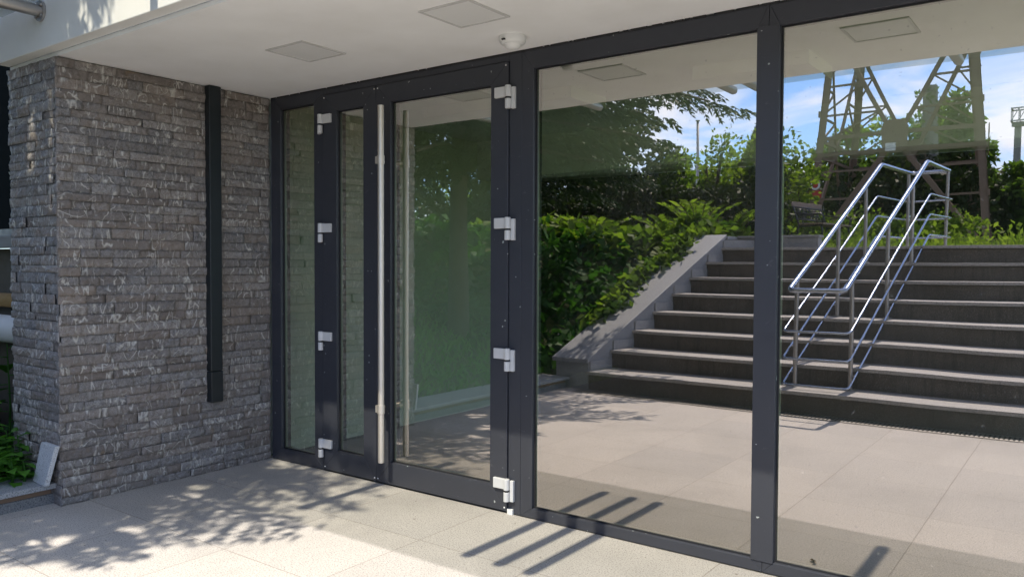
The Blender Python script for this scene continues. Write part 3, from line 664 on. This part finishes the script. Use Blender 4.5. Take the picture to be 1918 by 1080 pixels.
b = MB(); b.box((-.20, .155, -.16), (.04, .175, .04)); b.box((-.17, .176, -.10), (.01, .179, -.085), 1); b.box((-.17, .176, -.05), (.01, .179, -.035), 1)
b.v = [tuple(c+d*x+nn*y+Vector((0, 0, z))) for x, y, z in b.v]; b.build('number_plate', ['sign', 'trim'], py)
c = lg(0, 3.3)+Vector((.12, 0, 0)); d = (lg(1, 3)-lg(0, 3)).normalized(); nn = -d.cross(Vector((0, 0, 1))).normalized()
b = MB(); b.tube([(0, .06, .12), (0, .08, .12)], .13, 20); b.tube([(0, .081, .12), (0, .084, .12)], .08, 16, mi=1); b.box((-.16, .06, -.22), (.16, .08, -.03), 1)
b.v = [tuple(c+d*x+nn*y+Vector((0, 0, z))) for x, y, z in b.v]; b.build('warning_sign', ['sign', 'red'], py)

# pole wrapped in creeper, floodlight mast, lamp pole, power lines
up = empty('utility_pole', (.02, -24, 1.6), 'grey concrete pole overgrown with creeper behind the lattice pylon', 'pole')
b = MB(); b.tube([(.02, -24, 1.4), (.05, -24, 4.5), (.06, -24, 6.75)], .2, 14, radii=[.27, .24, .2]); b.build('shaft', 'concrete', up, True, auto=True)
P = np.stack([.03+rng.normal(size=700)*.25, -24+rng.normal(size=700)*.25, 1.5+5.2*rng.random(700)**1.2], -1)
npmesh('creeper', *leaf_geo(P, rng.normal(size=(700, 3))+[0, 0, .2], rng.uniform(.12, .22, 700)), 'tree', up)
ms_ = empty('floodlight_mast', (.79, -45, 1.6), 'tall grey mast with a latticed platform on top, far off above a round bush', 'mast')
b = MB(); b.tube([(.79, -45, 1), (.79, -45, 8.6)], .17, 14, radii=[.2, .16]); b.tube([(.79, -45, 8.4), (.79, -45, 8.6)], .3, 14); b.build('shaft', 'concrete', ms_, True, auto=True)
b = MB()
for z in (8.65, 9.3):
    for s_ in (-1, 1): b.bar((.5, -45+s_*.4, z), (2.9, -45+s_*.4, z), .07); b.bar((.5, -45.4, z), (.5, -44.6, z), .07)
for i in range(8):
    x = .5+i*.34; b.bar((x, -44.6, 8.65), (x, -44.6, 9.3), .045); b.bar((x, -44.6, 8.65), (x+.34, -44.6, 9.3), .035); b.bar((x, -45.4, 8.65), (x, -45.4, 9.3), .045)
b.build('platform', 'dsteel', ms_)
b = MB(); b.tube([(-5.75, -20, 1.4), (-5.75, -20, 5.7)], .05, 10, radii=[.06, .04]); b.tube([(-5.75, -20, 5.7), (-5.75, -20, 5.73)], .07, 10); tag(b.build('steel_post', 'dsteel', None, True), 'thin pale steel post rising behind the sunlit hedge tops', 'post')
for i, z in enumerate((4.1, 4.45, 4.75)):
    b = MB(); b.tube([(-40+t*4, -32, z+.0012*(t-10)**2*3) for t in range(21)], .02, 6)
    tag(b.build('power_line', 'gasket'), ('lowest of the thin black overhead cables behind the pylon', 'middle one of the thin black overhead cables behind the pylon', 'topmost of the thin black overhead cables behind the pylon')[i], 'cable', 'overhead cables')

# ------------------------------------------------------------------ vegetation
def crown(name, P, D, size, mt, parent, width=.5, droop=0.): return npmesh(name, *leaf_geo(P, D, size, width, .25, droop), mt, parent)
# the big spruce
TX, TY = -1.61, -3.75
sp = empty('spruce_tree', (TX, TY, .4), 'large dark spruce with drooping branches over the planter, shading the pier', 'tree')
b = MB(); b.tube([(TX, TY, .1), (TX, TY, 1.6), (TX+.02, TY, 5), (TX+.03, TY, 11.5)], .15, 14, radii=[.14, .10, .085, .02]); b.build('trunk', 'bark', sp, True)
bp, bd_, bs = [], [], []; limb = MB()
def edge_at(y): return np.interp(y, [-3.8, -3.2, -2.7, -2.2, -1.85, -1.5, -1.1, -.7, -.2, .05, .6], [1.2, 1.25, 1.35, .95, .6, 1.0, 1.2, 1.33, 1.36, 1.05, 1.1])  # shadow outline on the paving that limbs and leaves are trimmed to
z = 2.55; wi = 0
while z < 11.3:
    nb_ = 10
    for k in range(nb_):
        a = k*2*math.pi/nb_+wi*.37+rng.uniform(-.18, .18); frac = (z-2.55)/8.8
        Ln = (2.25 if z < 3.4 else 3.3)*(1-frac)**.6*rng.uniform(.82, 1.1)+.25
        if math.sin(a) > .15: Ln = min(Ln, 1.7/max(.3, math.sin(a)))
        da = np.array([math.cos(a), math.sin(a), 0]); pts = []
        for t in np.linspace(0, 1, 9):
            pts.append(np.array([TX, TY, z])+da*Ln*t+np.array([0, 0, .10*Ln*t-.34*Ln*t*t+.10*Ln*t**4]))
        pk = [q_ for q_ in pts[:8] if q_[0]-q_[2]*sd.x/sd.z < edge_at(q_[1]-q_[2]*sd.y/sd.z)-.05]
        if len(pk) > 1: limb.tube(pk, .02, 5, radii=[.035*(1-i/9)+.004 for i in range(len(pk))])
        ns = int(10+Ln*10)
        for i in range(ns):
            t = .12+.88*(i+rng.random())/ns; f = t*8; j = min(int(f), 7); p = pts[j]+(pts[j+1]-pts[j])*(f-j); dr = unit(pts[j+1]-pts[j])
            for s_ in (-1, 1):
                sd_ = np.array([-da[1], da[0], 0])*s_; tl = (.75*(1-t)+.22)*rng.uniform(.6, 1.1)*min(1, Ln/2.2)
                td = unit(dr*.75+sd_*.8+np.array([0, 0, -.28-.3*rng.random()])); nseg = max(3, int(tl/.047))
                for q in range(nseg):
                    c = p+td*tl*(q+.3)/nseg+np.array([0, 0, -.10*tl*(q/nseg)**2])
                    for e_ in (-1, 0, 1):
                        bp.append(c); bd_.append(td*.9+unit(np.cross(td, [0, 0, 1.]))*e_*.85+np.array([0, 0, -.12])+rng.normal(size=3)*.1); bs.append(.07 if e_ else .095)
    z += .31+.012*wi; wi += 1
bp, bd_, bs = np.array(bp), np.array(bd_), np.array(bs)
keep = ~((bp[:, 1] > -2.0) & (bp[:, 2] > 1.2)) & ~((bp[:, 1] > -2.75) & (bp[:, 2] < 3.2))
# leaves cut away to shape the cast shadow: set edge and sun gaps on paving
kx = sd.x/sd.z; ky = sd.y/sd.z; fx_ = bp[:, 0]-bp[:, 2]*kx; fy_ = bp[:, 1]-bp[:, 2]*ky
edge = edge_at(fy_)+.05*np.sin(fy_*19)+.04*np.sin(fy_*43+1)
keep &= fx_ < edge+rng.normal(size=len(bp))*.015
for gx, gy, rx, ry in ((.32, -.79, .09, .06), (.22, -.66, .08, .05), (1.13, -.59, .13, .07), (.92, -.5, .08, .05), (.22, -.03, .15, .06), (.97, -.23, .2, .07), (.7, -.42, .1, .04), (.5, -1.55, .12, .09), (.12, -1.9, .1, .1), (.62, -1.28, .08, .05)):
    keep &= ((fx_-gx)/rx)**2+((fy_-gy)/ry)**2 > 1+.25*np.sin(fx_*60)
zp = bp[:, 2]-(bp[:, 1]+1.33)/ky; xp = bp[:, 0]-(bp[:, 1]+1.33)/sd.y*sd.x
for x0, x1, z0, z1 in ((-.38, -.27, 1.75, 2.22), (-.11, -.03, 1.5, 2.25), (-.47, -.43, 1.35, 1.6)): keep &= ~((xp > x0) & (xp < x1) & (zp > z0) & (zp < z1))  # gaps cut in the crown so sun patches land on the pier face
limb.build('branches', 'bark', sp); crown('crown', bp[keep], bd_[keep], bs[keep]*rng.uniform(.8, 1.2, keep.sum()), 'spruce', sp, .33); print('spruce', keep.sum())
# dark hedge behind the slope
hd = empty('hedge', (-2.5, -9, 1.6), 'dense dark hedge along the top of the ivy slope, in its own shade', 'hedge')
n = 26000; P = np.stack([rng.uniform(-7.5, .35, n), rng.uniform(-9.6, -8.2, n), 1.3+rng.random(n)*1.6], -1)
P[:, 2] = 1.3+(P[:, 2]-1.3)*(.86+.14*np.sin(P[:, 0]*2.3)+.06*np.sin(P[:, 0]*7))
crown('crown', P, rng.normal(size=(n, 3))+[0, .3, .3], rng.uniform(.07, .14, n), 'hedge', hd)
b = MB()
for i in range(26): x = -7.3+i*.3; b.tube([(x, -8.9, 1.2), (x+.05, -8.85, 2.5)], .03, 6)
b.build('stem', 'bark', hd)
# ivy on the slope beside the stairs; tree shade put into the lower leaf colour
def cover(n, y0, y1, sz, mt, lab, thick):
    x = rng.uniform(-4.3 if mt == 'ivy' else -6.5, .5, n); y = rng.uniform(y0, y1, n); x = np.minimum(x, -.24+skew(y)+.2*rng.random(n)*(y < -4.6))
    bmp = .16+.12*np.sin(x*2.1+1)*np.cos(y*1.7)+.08*np.sin(x*5+y*4)
    z = H(x, y)+rng.random(n)**.7*(bmp+thick)
    o = crown('ivy', np.stack([x, y, z], -1), rng.normal(size=(n, 3))*[1, 1, .45]+[0, .55, .1], rng.uniform(*sz, n), mt, None, .85, .15); tag(o, lab, 'ivy', kind='stuff')
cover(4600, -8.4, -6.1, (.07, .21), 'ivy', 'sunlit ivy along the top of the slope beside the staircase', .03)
cover(6500, -6.3, -3.7, (.08, .17), 'plantdark', 'ivy on the lower slope beside the staircase, tree shade put into its leaf colour', .03)
n = 900; y = -4.3-2.4*rng.random(n)**.8; x = -.27+skew(y)+rng.normal(size=n)*.07+.05*np.sin(y*5); z = ztop(y)+.02+.12*rng.random(n)
o = crown('creeper_shoots', np.stack([x, y, z], -1), rng.normal(size=(n, 3))*[1, 1, .5]+[.2, .5, .1], rng.uniform(.06, .14, n), 'ivy', None, .8, .2); tag(o, 'creeper shoots spilling over the sloping coping of the stairs', 'ivy', kind='stuff')
# ferny shoots standing above the ivy
for i, (fx, fy, fh) in enumerate(((-.35, -7.6, .75), (-.05, -7.9, .6), (-.7, -7.4, .5), (-1.9, -7.2, .5))):
    pp, dd, ss = [], [], []; st = MB()
    for k in range(9):
        a = rng.uniform(0, 6.28); pts = [np.array([fx, fy, 1.55])+np.array([math.cos(a)*t*.5, math.sin(a)*t*.5, fh*(1.3*t-.55*t*t)]) for t in np.linspace(0, 1, 8)]; st.tube(pts, .006, 5)
        for p, q in zip(pts[1:], pts[2:]+[pts[-1]+pts[-1]-pts[-2]]):
            for s_ in (-1, 1):
                for r_ in (0, .5): pp.append(p+(q-p)*r_); dd.append(unit(q-p)*.6+s_*np.cross(unit(q-p), [0, 0, 1])+np.array([0, 0, .1])); ss.append(.16*(1.1-.5*rng.random()))
    fe = empty('sumac_shrub', (fx, fy, 1.5), ('tallest young feathery shrub, above the ivy by the head of the sloping kerb', 'feathery shrub touching the landing kerb, above the ivy', 'small feathery shrub beside the tallest one, away from the stairs', 'lone feathery shrub on the ivy slope, farthest from the stairs')[i], 'shrub', 'feathery shrubs above the ivy')
    st.build('stem', 'bark', fe); crown('foliage', np.array(pp), np.array(dd), np.array(ss), 'treelight', fe, .3)
# grass beyond the landing
n = 26000; x = rng.uniform(-5, 8, n); y = -8.5-rng.random(n)**1.5*14; h = rng.uniform(.05, .24, n)*(.6+.9*np.sin(x*1.3+y*.7)**2*np.sin(x*3.1)**2)
P = np.stack([x, y, H(x, y)-.02], -1)
o = crown('tall_grass', P, np.stack([rng.normal(size=n)*.35, rng.normal(size=n)*.35, np.ones(n)], -1), h, 'grass', None, .06); tag(o, 'tall sunlit grass and weeds growing beyond the stair landing', 'grass', kind='stuff')
n = 7000; x = rng.uniform(-5, 8, n); y = -8.5-rng.random(n)**1.4*11; P = np.stack([x, y, H(x, y)+rng.random(n)*.26*(.4+np.sin(x*2.3+y)**2)], -1)
o = crown('weeds', P, rng.normal(size=(n, 3))+[0, .2, .3], rng.uniform(.05, .13, n), 'treelight', None, .5); tag(o, 'broad-leaved weeds mixed into the grass beyond the stair landing', 'weeds', kind='stuff')
n = 6500; x = rng.uniform(-6, -.45, n); y = rng.uniform(-4.2, -1.5, n); o = crown('planter_grass', np.stack([x, y, H(x, y)], -1), np.stack([rng.normal(size=n)*.7, rng.normal(size=n)*.7, np.ones(n)*.8], -1), rng.uniform(.06, .17, n), 'plant', None, .2); tag(o, 'sparse short grass on the shaded planter soil', 'grass', kind='stuff')
# shrubs and trees
def bush(name, x, y, z0, h, r, n, size, mt, lab, cat, group=None, cone=False, trunk=0., limbs=True, seed=0):
    global rng; keep_ = rng; rng = np.random.default_rng(seed+int(abs(x*131+y*17)))
    e = empty(name, (x, y, z0), lab, cat, group); nc = 34
    if cone:
        t = rng.random(n)**.6; a = rng.uniform(0, 6.28, n); rr = r*t*(.82+.2*rng.random(n)); P = np.stack([x+rr*np.cos(a), y+rr*np.sin(a), z0+h*(1-t)+.1], -1); D = np.stack([np.cos(a), np.sin(a), np.ones(n)*1.6], -1)+rng.normal(size=(n, 3))*.4
    else:
        c = unit(rng.normal(size=(nc, 3)))*(rng.random((nc, 1))**.4)*np.array([r, r, (h-trunk)/2]); c += np.array([x, y, z0+trunk+(h-trunk)/2]); ra = rng.uniform(.22, .42, nc)*r
        P, D = clumps(c, ra, n, .75); D = D*.6+rng.normal(size=(n, 3))*.8+[0, 0, -.15]; P[:, 2] = np.maximum(P[:, 2], z0+.03)
    b = MB(); b.tube([(x, y, z0-.3), (x+.05*r, y, z0+trunk+.25*(h-trunk)), (x, y, z0+h*.8)], .05, 9, radii=[.045*h, .03*h, .006*h])
    if not cone and limbs:
        for k in range(9): q = c[k]; b.tube([(x+.03*r, y, z0+trunk*.7+.1*h), tuple((q+np.array([x, y, z0+trunk]))/2), tuple(q)], .02, 6, radii=[.016*h, .01*h, .004*h])
    b.build('trunk', 'bark', e, True); npmesh('crown', *leaf_geo(P, D, rng.uniform(.7, 1.25, n)*size, .55), mt, e); rng = keep_
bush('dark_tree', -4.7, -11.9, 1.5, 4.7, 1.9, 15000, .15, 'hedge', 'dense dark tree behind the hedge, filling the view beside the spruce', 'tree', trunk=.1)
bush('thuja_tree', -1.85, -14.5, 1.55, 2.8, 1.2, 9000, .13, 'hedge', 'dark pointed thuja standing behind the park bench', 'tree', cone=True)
for i, (x, y, h, r, mt, lab) in enumerate((
    (-2.6, -27, 4.6, 2.0, 'treelight', 'light green leafy tree between the two legs of the pylon nearest the bench'),
    (-.6, -26, 5.1, 1.9, 'tree', 'tall leafy tree behind the middle of the pylon, its top above the gusset plate'),
    (.6, -25.5, 5.2, 1.0, 'tree', 'tall leafy tree behind the pylon leg nearest the floodlight mast'),
    (-5.6, -25, 3.6, 1.9, 'treelight', 'pale green airy tree between the thuja and the pylon'),
    (-8.4, -24, 3.3, 2.2, 'tree', 'green tree right behind the thin pale post'),
    (3.0, -23.5, 2.95, 1.15, 'tree', 'rounded green bush below the floodlight mast'),
    (4.5, -25, 2.6, 1.6, 'treelight', 'yellowish green bush beside the rounded one below the mast'),
    (-1.2, -23.2, 3.1, 2.2, 'hedge', 'dark dense bush inside the foot of the pylon'),
    (1.2, -23.3, 3.2, 1.5, 'hedge', 'dark dense bush behind the pylon foot nearest the mast'))):
    bush('leafy_tree', x, y, 1.55, h, r, 5200, .23, mt, lab, 'tree', trunk=.5 if h > 3.2 else .05)
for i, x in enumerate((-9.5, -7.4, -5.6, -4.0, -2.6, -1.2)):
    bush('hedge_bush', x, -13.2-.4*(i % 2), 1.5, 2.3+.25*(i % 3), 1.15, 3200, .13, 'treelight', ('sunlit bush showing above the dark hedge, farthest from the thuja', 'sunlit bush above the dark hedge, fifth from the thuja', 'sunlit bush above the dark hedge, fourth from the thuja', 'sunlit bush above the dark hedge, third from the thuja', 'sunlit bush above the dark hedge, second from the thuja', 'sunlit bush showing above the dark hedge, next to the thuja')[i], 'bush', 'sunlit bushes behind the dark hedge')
for i, (x, y) in enumerate(((-.1, -14.2), (.55, -15.1), (1.6, -16.5))):
    bush('weed_bush', x, y, 1.5, .9, .75, 1500, .12, 'treelight', ('low bright weed bush beside the park bench, in front of the pylon', 'low bright weed bush between its two neighbours in front of the pylon', 'low bright weed bush behind the top loop of the stair railing')[i], 'bush', 'low bushes in front of the pylon')
n = 26000; x = rng.uniform(-60, 60, n); P = np.stack([x, -62+rng.uniform(-4, 4, n), 1.5+rng.random(n)**1.3*(3.1+1.2*np.sin(x*.35)+.7*np.sin(x*1.1))], -1)
o = crown('far_trees', P, rng.normal(size=(n, 3)), rng.uniform(.5, .95, n), 'tree', None, .6); tag(o, 'far row of trees closing the view behind the pylon', 'trees', kind='stuff')
